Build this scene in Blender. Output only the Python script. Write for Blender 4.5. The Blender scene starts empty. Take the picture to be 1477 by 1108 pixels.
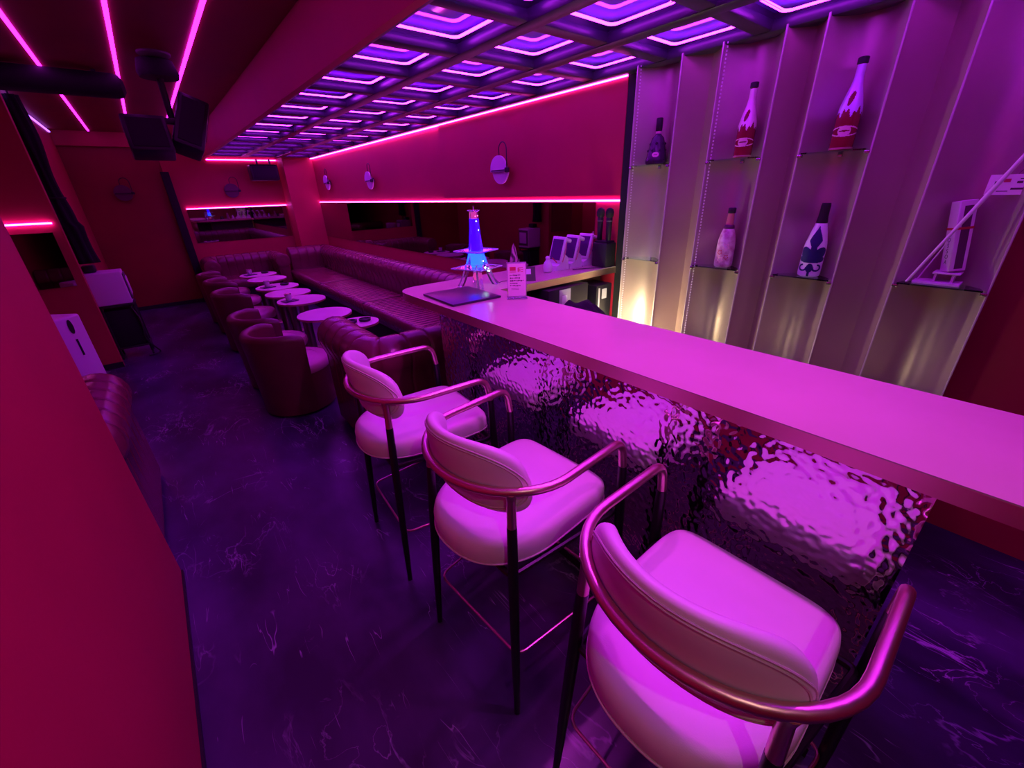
import bpy, bmesh, math, random
from mathutils import Vector, Matrix, noise
random.seed(7)
PI = math.pi
C = bpy.context.scene.collection

# ------------------------------------------------------------------ camera
CAM_H = 1.65
cam = bpy.data.cameras.new('camera')
cam.sensor_fit = 'HORIZONTAL'; cam.sensor_width = 36.0
cam.lens = 598.67 / 1477.0 * 36.0
cam.clip_start = 0.02; cam.clip_end = 60
camo = bpy.data.objects.new('camera', cam); C.objects.link(camo)
ROT = Matrix(((0.77386356, 0.28825593, -0.56395364),
              (-0.63263699, 0.30950001, -0.70991562),
              (-0.03009373, 0.90615576, 0.42187214)))
camo.matrix_world = Matrix.Translation((0, 0, CAM_H)) @ ROT.to_4x4()
bpy.context.scene.camera = camo

# ------------------------------------------------------------------ world, exposure
w = bpy.data.worlds.new('world'); bpy.context.scene.world = w
w.use_nodes = True
w.node_tree.nodes['Background'].inputs[0].default_value = (0.30, 0.05, 0.45, 1)
w.node_tree.nodes['Background'].inputs[1].default_value = 0.02
vs = bpy.context.scene.view_settings
vs.view_transform = 'Standard'; vs.look = 'None'; vs.gamma = 1.0
vs.exposure = 0.0
vs.use_curve_mapping = False

# strengths of the room's own lamps
S_RING = 22.0        # violet neon rings in the ceiling panels
S_STRIP = 17.0       # pink led strips
S_CEIL = 7.0       # long strips in the dark ceiling
S_WARM = 330.0       # warm strip behind the bar
COL_RING = (0.52, 0.018, 1.0)
COL_STRIP = (0.90, 0.06, 0.85)
COL_CEIL = (0.75, 0.014, 1.0)
COL_WARM = (1.0, 0.88, 0.48)
SPOT_W = 29.0       # magenta downlights above the stools
COL_SPOT = (0.86, 0.045, 0.95)

# ------------------------------------------------------------------ materials
MATS = {}
def principled(name, col, rough=0.5, metal=0.0, **kw):
    m = bpy.data.materials.new(name); m.use_nodes = True
    b = m.node_tree.nodes['Principled BSDF']
    b.inputs['Base Color'].default_value = (*col, 1)
    b.inputs['Roughness'].default_value = rough
    b.inputs['Metallic'].default_value = metal
    for k, v in kw.items():
        b.inputs[k.replace('_', ' ')].default_value = v
    MATS[name] = m
    return m
def nodes(m): return m.node_tree.nodes, m.node_tree.links, m.node_tree.nodes['Principled BSDF']
def mottle(m, col_a, col_b, scale, detail=4, bump=0.0, bscale=None, coord='Object'):
    n, l, b = nodes(m)
    tc = n.new('ShaderNodeTexCoord'); t = n.new('ShaderNodeTexNoise')
    t.inputs['Scale'].default_value = scale; t.inputs['Detail'].default_value = detail
    l.new(tc.outputs[coord], t.inputs['Vector'])
    r = n.new('ShaderNodeValToRGB')
    r.color_ramp.elements[0].position = .35; r.color_ramp.elements[1].position = .65
    r.color_ramp.elements[0].color = (*col_a, 1); r.color_ramp.elements[1].color = (*col_b, 1)
    l.new(t.outputs['Fac'], r.inputs['Fac']); l.new(r.outputs['Color'], b.inputs['Base Color'])
    if bump:
        t2 = n.new('ShaderNodeTexNoise'); t2.inputs['Scale'].default_value = bscale or scale * 8
        t2.inputs['Detail'].default_value = 3
        l.new(tc.outputs[coord], t2.inputs['Vector'])
        bp = n.new('ShaderNodeBump'); bp.inputs['Strength'].default_value = bump
        bp.inputs['Distance'].default_value = 0.002
        l.new(t2.outputs['Fac'], bp.inputs['Height']); l.new(bp.outputs['Normal'], b.inputs['Normal'])
    return m
def emitter(name, col, strength):
    m = bpy.data.materials.new(name); m.use_nodes = True
    n = m.node_tree.nodes; n.clear()
    e = n.new('ShaderNodeEmission'); o = n.new('ShaderNodeOutputMaterial')
    e.inputs[0].default_value = (*col, 1); e.inputs[1].default_value = strength
    m.node_tree.links.new(e.outputs[0], o.inputs[0])
    MATS[name] = m
    return m

mottle(principled('red_paint', (.5, .012, .045), .55), (.38, .010, .046), (.43, .012, .052), 1.6, 3, .12, 90)
mottle(principled('dark_ceiling', (.22, .006, .012), .6), (.20, .005, .012), (.24, .007, .014), 2.0, 3, .1, 60)
mottle(principled('door_red', (.22, .010, .014), .5), (.20, .008, .012), (.25, .012, .016), 1.2, 3)
principled('black_trim', (.012, .010, .016), .45)
principled('black_plastic', (.014, .013, .018), .4)
principled('black_matte', (.006, .006, .009), .8)
principled('black_fabric', (.006, .006, .010), .95)
principled('black_leg', (.008, .007, .009), .35)
principled('grid_bar', (.030, .022, .045), .35)
principled('white_plastic', (.72, .70, .76), .4)
principled('grey_plastic', (.40, .39, .43), .45)
mottle(principled('white_leather', (.78, .72, .74), .42), (.76, .70, .72), (.80, .74, .76), 6, 3, .10, 320)
principled('piping_leather', (.66, .58, .58), .45)
principled('gold', (.74, .50, .44), .34, 1.0)
principled('gold_edge', (.80, .58, .42), .40, 1.0)
principled('steel', (.55, .50, .52), .25, 1.0)
principled('table_steel', (.42, .30, .30), .32, 1.0)
principled('hammered_metal', (.78, .72, .80), .07, 1.0)
principled('mirror_tint', (.34, .26, .30), .02, 1.0)
principled('panel_mirror', (.20, .08, .55), .05, 0.0, IOR=2.0)
mottle(principled('laminate', (.76, .65, .51), .24), (.47, .45, .31), (.51, .48, .34), 3, 5)
mottle(principled('table_laminate', (.70, .58, .60), .35), (.68, .56, .58), (.72, .60, .62), 4, 4)
mottle(principled('oxblood_leather', (.16, .03, .056), .24), (.15, .026, .052), (.18, .032, .062), 5, 4, .12, 260)
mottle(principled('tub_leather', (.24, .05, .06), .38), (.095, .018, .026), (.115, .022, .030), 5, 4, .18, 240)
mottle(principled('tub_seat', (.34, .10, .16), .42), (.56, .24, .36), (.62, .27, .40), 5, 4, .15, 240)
mottle(principled('satin_panel', (.5, .42, .44), .42, .75), (.50, .38, .36), (.54, .41, .39), 4, 3, .05, 300)
mottle(principled('pleat_cloth', (.30, .21, .22), .55, .25), (.31, .19, .17), (.34, .21, .19), 4, 3, .05, 300)
principled('satin_edge', (.55, .46, .46), .4, .3)
principled('stitch', (.85, .78, .82), .5)
def thin_glass(name, tint, gl):
    m = bpy.data.materials.new(name); m.use_nodes = True; n = m.node_tree.nodes; l = m.node_tree.links; n.clear()
    o = n.new('ShaderNodeOutputMaterial'); mx = n.new('ShaderNodeMixShader'); tr = n.new('ShaderNodeBsdfTransparent'); g = n.new('ShaderNodeBsdfGlossy')
    fr = n.new('ShaderNodeFresnel'); fr.inputs[0].default_value = gl
    tr.inputs[0].default_value = (*tint, 1); g.inputs['Roughness'].default_value = .08; g.inputs[0].default_value = (.95, 1, 1, 1)
    l.new(fr.outputs[0], mx.inputs[0]); l.new(tr.outputs[0], mx.inputs[1]); l.new(g.outputs[0], mx.inputs[2]); l.new(mx.outputs[0], o.inputs[0])
    MATS[name] = m
thin_glass('clear_glass', (.86, .93, .92), 1.5)
principled('clear_acrylic', (.85, .88, 1.0), .08, 0.0, Transmission_Weight=.95, IOR=1.25)
principled('frosted', (.85, .82, .90), .45, 0.0, Transmission_Weight=.35)
principled('smoke_glass', (.10, .035, .06), .4)
principled('cognac_glass', (.035, .012, .05), .12)
principled('cap_black', (.012, .010, .016), .4)
principled('label_pink', (.85, .45, .60), .5)
principled('red_bottle', (.24, .006, .030), .2)
principled('foil', (.92, .66, .80), .32, .3)
principled('white_bottle', (.80, .74, .84), .4)
principled('navy_print', (.010, .008, .10), .4)
mottle(principled('floral_bottle', (.7, .4, .55), .4), (.50, .16, .30), (.80, .60, .72), 28, 4)
principled('salmon_foil', (.75, .28, .30), .35, .5)
principled('paper', (.84, .70, .78), .6)
principled('ink', (.10, .02, .07), .6)
principled('ink_red', (.55, .04, .10), .6)
principled('screen_off', (.10, .02, .16), .12)
principled('red_tag', (.5, .03, .03), .5)
principled('slate_mat', (.035, .030, .06), .28)
principled('wood_white', (.74, .62, .70), .55)
principled('grey_metal', (.10, .10, .09), .5)
principled('cone_pattern', (.5, .25, .3), .5)
emitter('neon_ring', COL_RING, S_RING)
emitter('led_pink', COL_STRIP, S_STRIP)
emitter('led_ceiling', COL_CEIL, S_CEIL)
emitter('led_violet', (.35, .10, 1.0), S_CEIL * .5)
emitter('led_warm', COL_WARM, S_WARM)
emitter('led_puck', (1, .86, .52), 75.0)
emitter('spot_lens', COL_SPOT, 4.0)
emitter('warm_lens', (1, .8, .55), 6.0)
emitter('tower_blue', (.008, .0, 1.0), 9.0)
emitter('tower_cyan', (.006, .035, 1.0), 8.0)
emitter('tower_pink', (.9, .05, .5), .8)
emitter('led_dot_white', (.55, .95, 1.0), 30.0)
emitter('led_dot_red', (1.0, .05, .25), 12.0)
emitter('led_dot_small', (.6, .7, 1.0), 12.0)

# cone pattern: zigzag bands
m = MATS['cone_pattern']; n, l, b = nodes(m)
tc = n.new('ShaderNodeTexCoord'); wv = n.new('ShaderNodeTexWave'); wv.inputs['Scale'].default_value = 14
wv.inputs['Distortion'].default_value = 6; l.new(tc.outputs['Object'], wv.inputs['Vector'])
r = n.new('ShaderNodeValToRGB'); r.color_ramp.elements[0].color = (.06, .01, .03, 1); r.color_ramp.elements[1].color = (.75, .45, .5, 1)
l.new(wv.outputs['Fac'], r.inputs['Fac']); l.new(r.outputs['Color'], b.inputs['Base Color'])

# floor: black-violet marble sheet with thin pale veins
m = principled('marble_floor', (.03, .02, .05), .30); n, l, b = nodes(m)
tc = n.new('ShaderNodeTexCoord'); mp = n.new('ShaderNodeMapping'); mp.inputs['Rotation'].default_value = (0, 0, .6)
mp.inputs['Scale'].default_value = (1.0, .55, 1.0)
l.new(tc.outputs['Object'], mp.inputs['Vector'])
def vein(scale, dist, lo, hi, detail=6):
    t = n.new('ShaderNodeTexNoise'); t.inputs['Scale'].default_value = scale; t.inputs['Detail'].default_value = detail
    t.inputs['Distortion'].default_value = dist
    l.new(mp.outputs[0], t.inputs['Vector'])
    a = n.new('ShaderNodeMath'); a.operation = 'SUBTRACT'; a.inputs[1].default_value = .5
    l.new(t.outputs['Fac'], a.inputs[0])
    c = n.new('ShaderNodeMath'); c.operation = 'ABSOLUTE'; l.new(a.outputs[0], c.inputs[0])
    rr = n.new('ShaderNodeMapRange'); rr.inputs[1].default_value = lo; rr.inputs[2].default_value = hi
    rr.inputs[3].default_value = 1; rr.inputs[4].default_value = 0
    l.new(c.outputs[0], rr.inputs[0]); return rr
v1 = vein(2.2, 1.4, 0.0, .009); v2 = vein(6.5, .8, 0.0, .008)
mp_old = mp; mp = n.new('ShaderNodeMapping'); mp.inputs['Rotation'].default_value = (0, 0, .30); mp.inputs['Scale'].default_value = (7.0, .9, 1.0)
l.new(tc.outputs['Object'], mp.inputs['Vector'])
v3 = vein(1.6, .5, 0.0, .006, 3); mp = mp_old
m3 = n.new('ShaderNodeTexNoise'); m3.inputs['Scale'].default_value = 4.5; l.new(tc.outputs['Object'], m3.inputs['Vector'])
m3r = n.new('ShaderNodeMapRange'); m3r.inputs[1].default_value = .54; m3r.inputs[2].default_value = .62; l.new(m3.outputs['Fac'], m3r.inputs[0])
v3m = n.new('ShaderNodeMath'); v3m.operation = 'MULTIPLY'; l.new(v3.outputs[0], v3m.inputs[0]); l.new(m3r.outputs[0], v3m.inputs[1])
msk = n.new('ShaderNodeTexNoise'); msk.inputs['Scale'].default_value = 1.7; msk.inputs['Detail'].default_value = 3
l.new(tc.outputs['Object'], msk.inputs['Vector'])
mr = n.new('ShaderNodeMapRange'); mr.inputs[1].default_value = .50; mr.inputs[2].default_value = .68
l.new(msk.outputs['Fac'], mr.inputs[0])
ad = n.new('ShaderNodeMath'); ad.operation = 'ADD'; l.new(v1.outputs[0], ad.inputs[0]); l.new(v2.outputs[0], ad.inputs[1])
mu = n.new('ShaderNodeMath'); mu.operation = 'MULTIPLY'; l.new(ad.outputs[0], mu.inputs[0]); l.new(mr.outputs[0], mu.inputs[1])
mu2 = n.new('ShaderNodeMath'); mu2.operation = 'ADD'; mu2.use_clamp = True; l.new(mu.outputs[0], mu2.inputs[0]); l.new(v3m.outputs[0], mu2.inputs[1]); mu = mu2
cl = n.new('ShaderNodeTexNoise'); cl.inputs['Scale'].default_value = 2.6; cl.inputs['Detail'].default_value = 7
l.new(mp.outputs[0], cl.inputs['Vector'])
cr = n.new('ShaderNodeValToRGB'); cr.color_ramp.elements[0].position = .38; cr.color_ramp.elements[1].position = .75
cr.color_ramp.elements[0].color = (.022, .013, .050, 1); cr.color_ramp.elements[1].color = (.11, .06, .20, 1)
l.new(cl.outputs['Fac'], cr.inputs['Fac'])
mx = n.new('ShaderNodeMixRGB'); mx.inputs[2].default_value = (.40, .32, .54, 1)
l.new(mu.outputs[0], mx.inputs[0]); l.new(cr.outputs['Color'], mx.inputs[1]); l.new(mx.outputs[0], b.inputs['Base Color'])

# ------------------------------------------------------------------ mesh helpers
class MB:
    """collects shapes and links them as ONE mesh object"""
    def __init__(s): s.bm = bmesh.new()
    def box(s, x0, x1, y0, y1, z0, z1, bev=0.0, seg=2, mat=None):
        bm2 = bmesh.new()
        bmesh.ops.create_cube(bm2, size=1)
        for v in bm2.verts:
            v.co = Vector(((x0 + x1) / 2 + v.co.x * (x1 - x0), (y0 + y1) / 2 + v.co.y * (y1 - y0), (z0 + z1) / 2 + v.co.z * (z1 - z0)))
        if bev > 0:
            bmesh.ops.bevel(bm2, geom=bm2.edges[:], offset=bev, segments=seg, affect='EDGES', profile=.5)
        if mat is not None: bmesh.ops.transform(bm2, matrix=mat, verts=bm2.verts)
        s._merge(bm2); return s
    def _merge(s, bm2):
        mp = {v: s.bm.verts.new(v.co) for v in bm2.verts}
        for f in bm2.faces:
            try: s.bm.faces.new([mp[v] for v in f.verts])
            except ValueError: pass
        bm2.free()
    def grid(s, rows, close_u=False, close_v=False):
        """rows of points -> quads"""
        vr = [[s.bm.verts.new(p) for p in r] for r in rows]
        nu = len(vr); nv = len(vr[0])
        for i in range(nu if close_u else nu - 1):
            for j in range(nv if close_v else nv - 1):
                q = [vr[i][j], vr[(i + 1) % nu][j], vr[(i + 1) % nu][(j + 1) % nv], vr[i][(j + 1) % nv]]
                try: s.bm.faces.new(q)
                except ValueError: pass
        return vr
    def cap(s, ring, flip=False):
        try: s.bm.faces.new(list(reversed(ring)) if flip else ring)
        except ValueError: pass
    def tube(s, path, r, seg=10, closed=False, caps=True):
        P = [Vector(p) for p in path]; N = len(P)
        R = r if isinstance(r, (list, tuple)) else [r] * N
        rows = []; up = None
        for i in range(N):
            if closed: t = (P[(i + 1) % N] - P[i - 1])
            else: t = P[min(i + 1, N - 1)] - P[max(i - 1, 0)]
            t.normalize()
            if up is None:
                up = Vector((0, 0, 1)) if abs(t.z) < .9 else Vector((1, 0, 0))
            a = (up - t * up.dot(t)).normalized(); bq = t.cross(a); up = a
            rows.append([P[i] + (a * math.cos(2 * PI * k / seg) + bq * math.sin(2 * PI * k / seg)) * R[i] for k in range(seg)])
        vr = s.grid(rows, close_u=closed, close_v=True)
        if caps and not closed: s.cap(vr[0], True); s.cap(vr[-1])
        return s
    def lathe(s, prof, seg=24, cx=0, cy=0, z0=0, mat=None):
        """prof list of (r,z); r=0 ends closed with caps"""
        rows = []
        for rr, z in prof:
            row = [Vector((cx + max(rr, 1e-4) * math.cos(2 * PI * k / seg), cy + max(rr, 1e-4) * math.sin(2 * PI * k / seg), z0 + z)) for k in range(seg)]
            if mat is not None: row = [mat @ p for p in row]
            rows.append(row)
        vr = s.grid(rows, close_v=True); s.cap(vr[0], True); s.cap(vr[-1]); return s
    def prism(s, poly, z0, z1, mat=None):
        a = [Vector((p[0], p[1], z0)) for p in poly]; c = [Vector((p[0], p[1], z1)) for p in poly]
        if mat is not None: a = [mat @ p for p in a]; c = [mat @ p for p in c]
        va = [s.bm.verts.new(p) for p in a]; vc = [s.bm.verts.new(p) for p in c]; nn = len(va)
        for i in range(nn): s.bm.faces.new([va[i], va[(i + 1) % nn], vc[(i + 1) % nn], vc[i]])
        s.bm.faces.new(list(reversed(va))); s.bm.faces.new(vc); return s
    def build(s, name, mat, parent=None, smooth=True, angle=40):
        bmesh.ops.recalc_face_normals(s.bm, faces=s.bm.faces[:])
        me = bpy.data.meshes.new(name); s.bm.to_mesh(me); s.bm.free()
        me.materials.append(MATS[mat] if isinstance(mat, str) else mat)
        if smooth:
            for p in me.polygons: p.use_smooth = True
            try: me.set_sharp_from_angle(angle=math.radians(angle))
            except Exception: pass
        o = bpy.data.objects.new(name, me); C.objects.link(o)
        if parent is not None: o.parent = parent
        return o
def tag(o, label=None, cat=None, group=None, kind=None):
    if label: o['label'] = label
    if cat: o['category'] = cat
    if group: o['group'] = group
    if kind: o['kind'] = kind
    return o
def thing(name, label, cat, loc=(0, 0, 0), rz=0, group=None):
    o = bpy.data.objects.new(name, None); C.objects.link(o); o.empty_display_size = .1
    o.location = loc; o.rotation_euler = (0, 0, rz)
    return tag(o, label, cat, group)
def struct(o, label=None):
    o['kind'] = 'structure'
    if label: o['label'] = label
    return o
def copy_tree(o, parent=None):
    c = o.copy(); C.objects.link(c); c.parent = parent
    for ch in list(o.children): copy_tree(ch, c)
    return c
def dup(root, loc, rz, label=None, group=None):
    c = copy_tree(root); c.location = loc; c.rotation_euler = (0, 0, rz)
    if label: c['label'] = label
    if group: c['group'] = group
    return c
def fillet(pts, rad, seg=6, closed=False):
    P = [Vector(p) for p in pts]; out = []; N = len(P)
    for i in range(N):
        if not closed and i in (0, N - 1): out.append(P[i]); continue
        a = P[i - 1]; p = P[i]; c = P[(i + 1) % N]
        d1 = (a - p); d2 = (c - p); rr = rad[i] if isinstance(rad, (list, tuple)) else rad
        if rr <= 0: out.append(p); continue
        k = min(rr, d1.length * .49, d2.length * .49)
        q1 = p + d1.normalized() * k; q2 = p + d2.normalized() * k
        for j in range(seg + 1):
            t = j / seg
            out.append(q1 * (1 - t) ** 2 + p * 2 * t * (1 - t) + q2 * t * t)
    return out
def resample(pts, step):
    P = [Vector(p) for p in pts]; out = [P[0]]; acc = 0
    for i in range(len(P) - 1):
        L = (P[i + 1] - P[i]).length
        k = max(1, int(round(L / step)))
        for j in range(1, k + 1): out.append(P[i].lerp(P[i + 1], j / k))
    return out

# ------------------------------------------------------------------ SETTING
ZS = 2.30      # underside of the light grid
ZC = 2.62      # dark ceiling
XS = 0.97      # soffit face
XR = 2.60      # right wall
YF = 9.30      # far wall
struct(MB().box(-1.70, 2.80, -1.70, 9.60, -.06, 0).build('floor', 'marble_floor', smooth=False), 'dark violet marble-look floor with thin pale veins')
struct(MB().box(-1.70, XS + .04, -1.70, 9.60, ZC, ZC + .06).build('ceiling', 'dark_ceiling', smooth=False), 'dark red ceiling with pink led strips')
struct(MB().box(XS + .04, 2.80, -1.70, 9.60, 2.50, 2.56).build('ceiling', 'black_trim', smooth=False), 'black slab above the neon panels')
struct(MB().box(XS, XS + .04, -1.70, YF, ZS - .02, ZC).build('trim_1', 'red_paint', smooth=False), 'red face of the dropped ceiling box')
struct(MB().box(XR, XR + .08, 1.976, 9.60, 0, 2.5).build('wall_right', 'red_paint', smooth=False), 'red wall with sconces and mirror band')
struct(MB().box(2.72, 2.80, -1.70, 1.93, 0, 2.5).build('wall_bar', 'red_paint', smooth=False), 'red wall behind the bar')
struct(MB().box(XR - .018, XR, 1.976, 4.33, 1.60, ZS).build('trim_2', 'red_paint', smooth=False), 'slightly raised red wall section near the shelf wall')
struct(MB().box(.40, 2.68, YF, YF + .08, 0, ZC).build('wall_far', 'red_paint', smooth=False), 'red far wall behind the leather loveseat')
struct(MB().box(-1.70, .40, YF, YF + .08, 2.43, ZC).build('trim_3', 'red_paint', smooth=False), 'red header above the dark doorway')
struct(MB().box(2.10, XR, 8.87, YF, 0, ZS).build('trim_4', 'red_paint', smooth=False), 'red corner column beside the long sofa')
dr = MB().box(-.72, .40, YF + .05, YF + .09, 0, 2.43).build('door_1', 'door_red', smooth=False); struct(dr, 'dark red door panel in the far wall')
struct(MB().box(.36, .47, YF - .07, YF, 0, 2.09, .004).build('trim_5', 'black_matte'), 'black upright beside the dark red door')
struct(MB().box(-1.70, .40, YF + .09, YF + .15, 0, 2.5).build('wall_corridor', 'door_red', smooth=False))
# left side
struct(MB().box(-.50, -.37, -1.70, 2.18, 0, ZC).build('wall_partition', 'red_paint', smooth=False), 'red partition wall beside the bar aisle')
struct(MB().box(-1.70, -1.62, -1.70, 6.10, 0, ZC).build('wall_left', 'red_paint', smooth=False))
struct(MB().box(-1.62, -.68, 6.10, 6.20, 0, ZC).build('wall_stub', 'red_paint', smooth=False), 'red stub wall with a narrow mirror')
struct(MB().box(-.80, -.72, 6.20, YF + .1, 0, ZC).build('wall_passage', 'red_paint', smooth=False))
struct(MB().box(-1.70, 2.80, -1.78, -1.70, 0, ZC).build('wall_back', 'red_paint', smooth=False))
# baseboards
struct(MB().box(-1.62, -.675, 6.085, 6.10, 0, .06).build('baseboard_stub', 'black_trim', smooth=False))
struct(MB().box(-.72, .40, YF + .03, YF + .05, 0, .06).build('baseboard_door', 'black_trim', smooth=False))
struct(MB().box(-.372, -.362, -1.7, 2.18, 0, .02).build('baseboard_partition', 'black_trim', smooth=False))

# ceiling grid ------------------------------------------------------
PITCH = .54
XL = [XS + .035, 1.51, 2.03, 2.555]
Y0 = 1.16 - 3 * PITCH
YL = [Y0 + PITCH * k for k in range(0, 18)]
grid = bpy.data.objects.new('trim_6', None); C.objects.link(grid); struct(grid, 'dark grid of bars framing the violet neon ceiling panels')
for x in XL:
    wd = .045 if x not in (XL[0], XL[3]) else (.033 if x == XL[0] else .05)
    MB().box(x - wd, x + wd, YL[0] - .04, YL[-1] + .04, ZS - .015, ZS + .035, .008).build('grid_bar', 'grid_bar', grid)
for y in YL:
    MB().box(XL[0] + .033, XL[3] - .05, y - .042, y + .042, ZS - .010, ZS + .033, .008).build('grid_bar', 'grid_bar', grid)
def rrect(hx, hy, r, n=5):
    out = []
    for cx, cy, a0 in ((hx - r, hy - r, 0), (-hx + r, hy - r, 90), (-hx + r, -hy + r, 180), (hx - r, -hy + r, 270)):
        for k in range(n + 1):
            a = math.radians(a0 + 90 * k / n); out.append((cx + r * math.cos(a), cy + r * math.sin(a)))
    return out
pp = thing('neon_ceiling_light', '', 'ceiling light', group='violet neon lights of the ceiling grid')
MB().box(-.255, .255, -.255, .255, .066, .080).build('mirror_back', 'panel_mirror', pp, smooth=False)
mb = MB()
for a_ in (-1, 1):
    mb.box(min(a_ * .255, a_ * .247), max(a_ * .255, a_ * .247), -.255, .255, .036, .0655)
    mb.box(-.2465, .2465, min(a_ * .255, a_ * .247), max(a_ * .255, a_ * .247), .036, .0655)
mb.build('housing', 'grid_bar', pp, smooth=False)
for h in (.172, .158):
    MB().tube([(x, y, .035) for x, y in rrect(h, h, .035)], .0034, 6, closed=True).build('neon_tube', 'neon_ring', pp)
first = True
ORD = 'first second third fourth fifth sixth seventh eighth ninth tenth eleventh twelfth thirteenth fourteenth fifteenth sixteenth seventeenth'.split()
for j in range(len(YL) - 1):
    for i in range(3):
        loc = ((XL[i] + XL[i + 1]) / 2, YL[j] + PITCH / 2, ZS)
        if first: pp.location = loc; first = False; q_ = pp
        else: q_ = dup(pp, loc, 0)
        rows_ = len(YL) - 2 - j
        q_['label'] = 'violet neon ceiling square %s, %s from the far wall' % (('beside the red soffit', 'in the middle column', 'beside the sconce wall')[i], ORD[rows_])
struct(MB().box(XL[3] + .05, XR, 1.93, YF, ZS - .01, ZS + .03).build('trim_7', 'grid_bar', smooth=False))
struct(MB().box(XL[3] + .05, 2.72, -1.7, 1.93, ZS + .01, ZS + .05).build('trim_8', 'black_trim', smooth=False))

# led strips ----------------------------------------------------------
def strip(x0, x1, y0, y1, z0, z1, mat, label, group=None):
    o = MB().box(x0, x1, y0, y1, z0, z1).build('led_strip', mat, smooth=False)
    tag(o, label, 'led strip', group)
strip(XR - .016, XR - .003, 1.98, 8.868, 1.560, 1.572, 'led_pink', 'pink led strip along the top of the long wall mirror')
strip(XR - .030, XR - .004, 1.98, 8.868, ZS - .022, ZS - .011, 'led_pink', 'pink led strip where the sconce wall meets the neon ceiling')
strip(XS + .06, 2.09, YF - .020, YF - .004, ZS - .030, ZS - .018, 'led_pink', 'pink led strip high on the far wall above the wall speaker')
strip(.545, 2.09, YF - .022, YF - .006, 1.530, 1.543, 'led_pink', 'pink led strip on top of the far wall mirror')
strip(-1.60, -.725, 6.076, 6.096, 1.495, 1.510, 'led_pink', 'pink led strip above the narrow mirror on the stub wall')
for x, mt, w_, lb in ((-.30, 'led_ceiling', .011, 'first'), (.15, 'led_ceiling', .011, 'mid'), (.56, 'led_ceiling', .011, 'last')):
    strip(x - w_, x + w_, -1.6, 9.2, ZC - .010, ZC - .001, mt,
          {'first': 'long pink led strip in the dark ceiling, second from the stub wall', 'mid': 'middle long pink led strip in the dark ceiling', 'last': 'long pink led strip in the dark ceiling next to the red soffit'}[lb])
strip(-.715, -.700, 6.25, 9.2, ZC - .045, ZC - .030, 'led_violet', 'violet led strip at the top of the passage wall')

# mirrors --------------------------------------------------------------
tag(MB().box(XR - .008, XR - .001, 2.20, 8.866, .965, 1.555).build('wall_mirror', 'mirror_tint', smooth=False), 'long dark tinted mirror band on the sconce wall', 'mirror')
tag(MB().box(.545, 2.08, YF - .012, YF - .002, .99, 1.525).build('wall_mirror', 'mirror_tint', smooth=False), 'dark tinted mirror on the far wall above the loveseat', 'mirror')
tag(MB().box(-1.30, -.75, 6.086, 6.098, .91, 1.42).build('wall_mirror', 'mirror_tint', smooth=False), 'narrow dark mirror on the stub wall below a led strip', 'mirror')

# ------------------------------------------------------------------ PLEATED SHELF WALL
RID = [1.85, 1.565, 1.340, 1.050, .885, .605, .381, .086]
pw = bpy.data.objects.new('wall_pleated', None); C.objects.link(pw); struct(pw, 'pleated satin wall of concave niches behind the bar')
XP = 2.50
def prof_x(i, t):
    if i % 2 == 0: return XP + .12 * (1 - (2 * t - 1) ** 2)
    tt = t / .55 if t < .55 else (1 - t) / .45
    return XP + .115 * (tt ** .9) * (1 - .12 * tt * tt)
for i in range(7):
    ya, yb = RID[i], RID[i + 1]
    mb = MB(); rows = []
    for k in range(21):
        t = k / 20; y = ya + (yb - ya) * t; x = prof_x(i, t)
        rows.append([(x, y, 0.0), (x, y, .75), (x, y, 1.5), (x, y, ZS)])
    for k in reversed(range(21)):
        t = k / 20; y = ya + (yb - ya) * t; x = prof_x(i, t) + .006
        rows.append([(x, y, 0.0), (x, y, .75), (x, y, 1.5), (x, y, ZS)])
    mb.grid(rows, close_u=True)
    mb.build('niche_panel' if i % 2 == 0 else 'pleat_panel', 'satin_panel' if i % 2 == 0 else 'pleat_cloth', pw, angle=60)
for i, y in enumerate(RID):
    MB().box(XP - .004, XP + .007, y - .0035, y + .0035, 0, ZS - .002, .0015, 1).build('edge_trim', 'satin_edge', pw)
for y in (RID[0] - .018, RID[2] - .018):
    mb = MB()
    for k in range(96):
        z = .72 + k * .0165
        mb.box(XP + .004, XP + .012, y - .0022, y + .0022, z, z + .008)
    tag(mb.build('stitching', 'stitch', pw, smooth=False), kind='stuff')
struct(MB().box(2.585, 2.72, RID[0] + .004, 1.975, 0, ZS).build('trim_shade', 'black_matte', smooth=False))  # black wall-end strip, widened to stand in for shade on the red wall
def shelf(i, z, label):
    ya, yb = RID[i], RID[i + 1]
    t = thing('glass_shelf', label, 'shelf', (0, 0, z))
    poly = [(XP - .012, ya - .014), (XP - .012, yb + .014)] + [(prof_x(i, k / 12) - .002, ya + (yb - ya) * k / 12) for k in range(11, 0, -1)]
    MB().prism(poly, 0, .006).build('glass_plate', 'clear_glass', t, smooth=False)
    for y in (ya - .010, yb + .010):
        MB().box(XP - .014, XP + .010, y - .010, y + .010, -.014, -.001, .003).build('clip', 'steel', t)
    MB().box(XP + .105, XP + .122, (ya + yb) / 2 - .010, (ya + yb) / 2 + .010, -.016, -.001, .003).build('clip', 'steel', t)
    return t
ZU, ZL = 1.765, 1.200
shelf(0, ZU, 'glass shelf carrying the bell-shaped dark bottle')
shelf(0, ZL, 'empty glass shelf in the brightly lit niche')
shelf(2, ZU, 'glass shelf carrying the smaller red foil bottle')
shelf(2, ZL, 'glass shelf carrying the pink flower-patterned bottle')
shelf(4, ZU, 'glass shelf carrying the violet-foiled red bottle')
shelf(4, ZL, 'glass shelf carrying the white bottle with navy emblem')
shelf(6, ZL + .025, 'glass shelf carrying the white upright box and stick')

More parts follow.
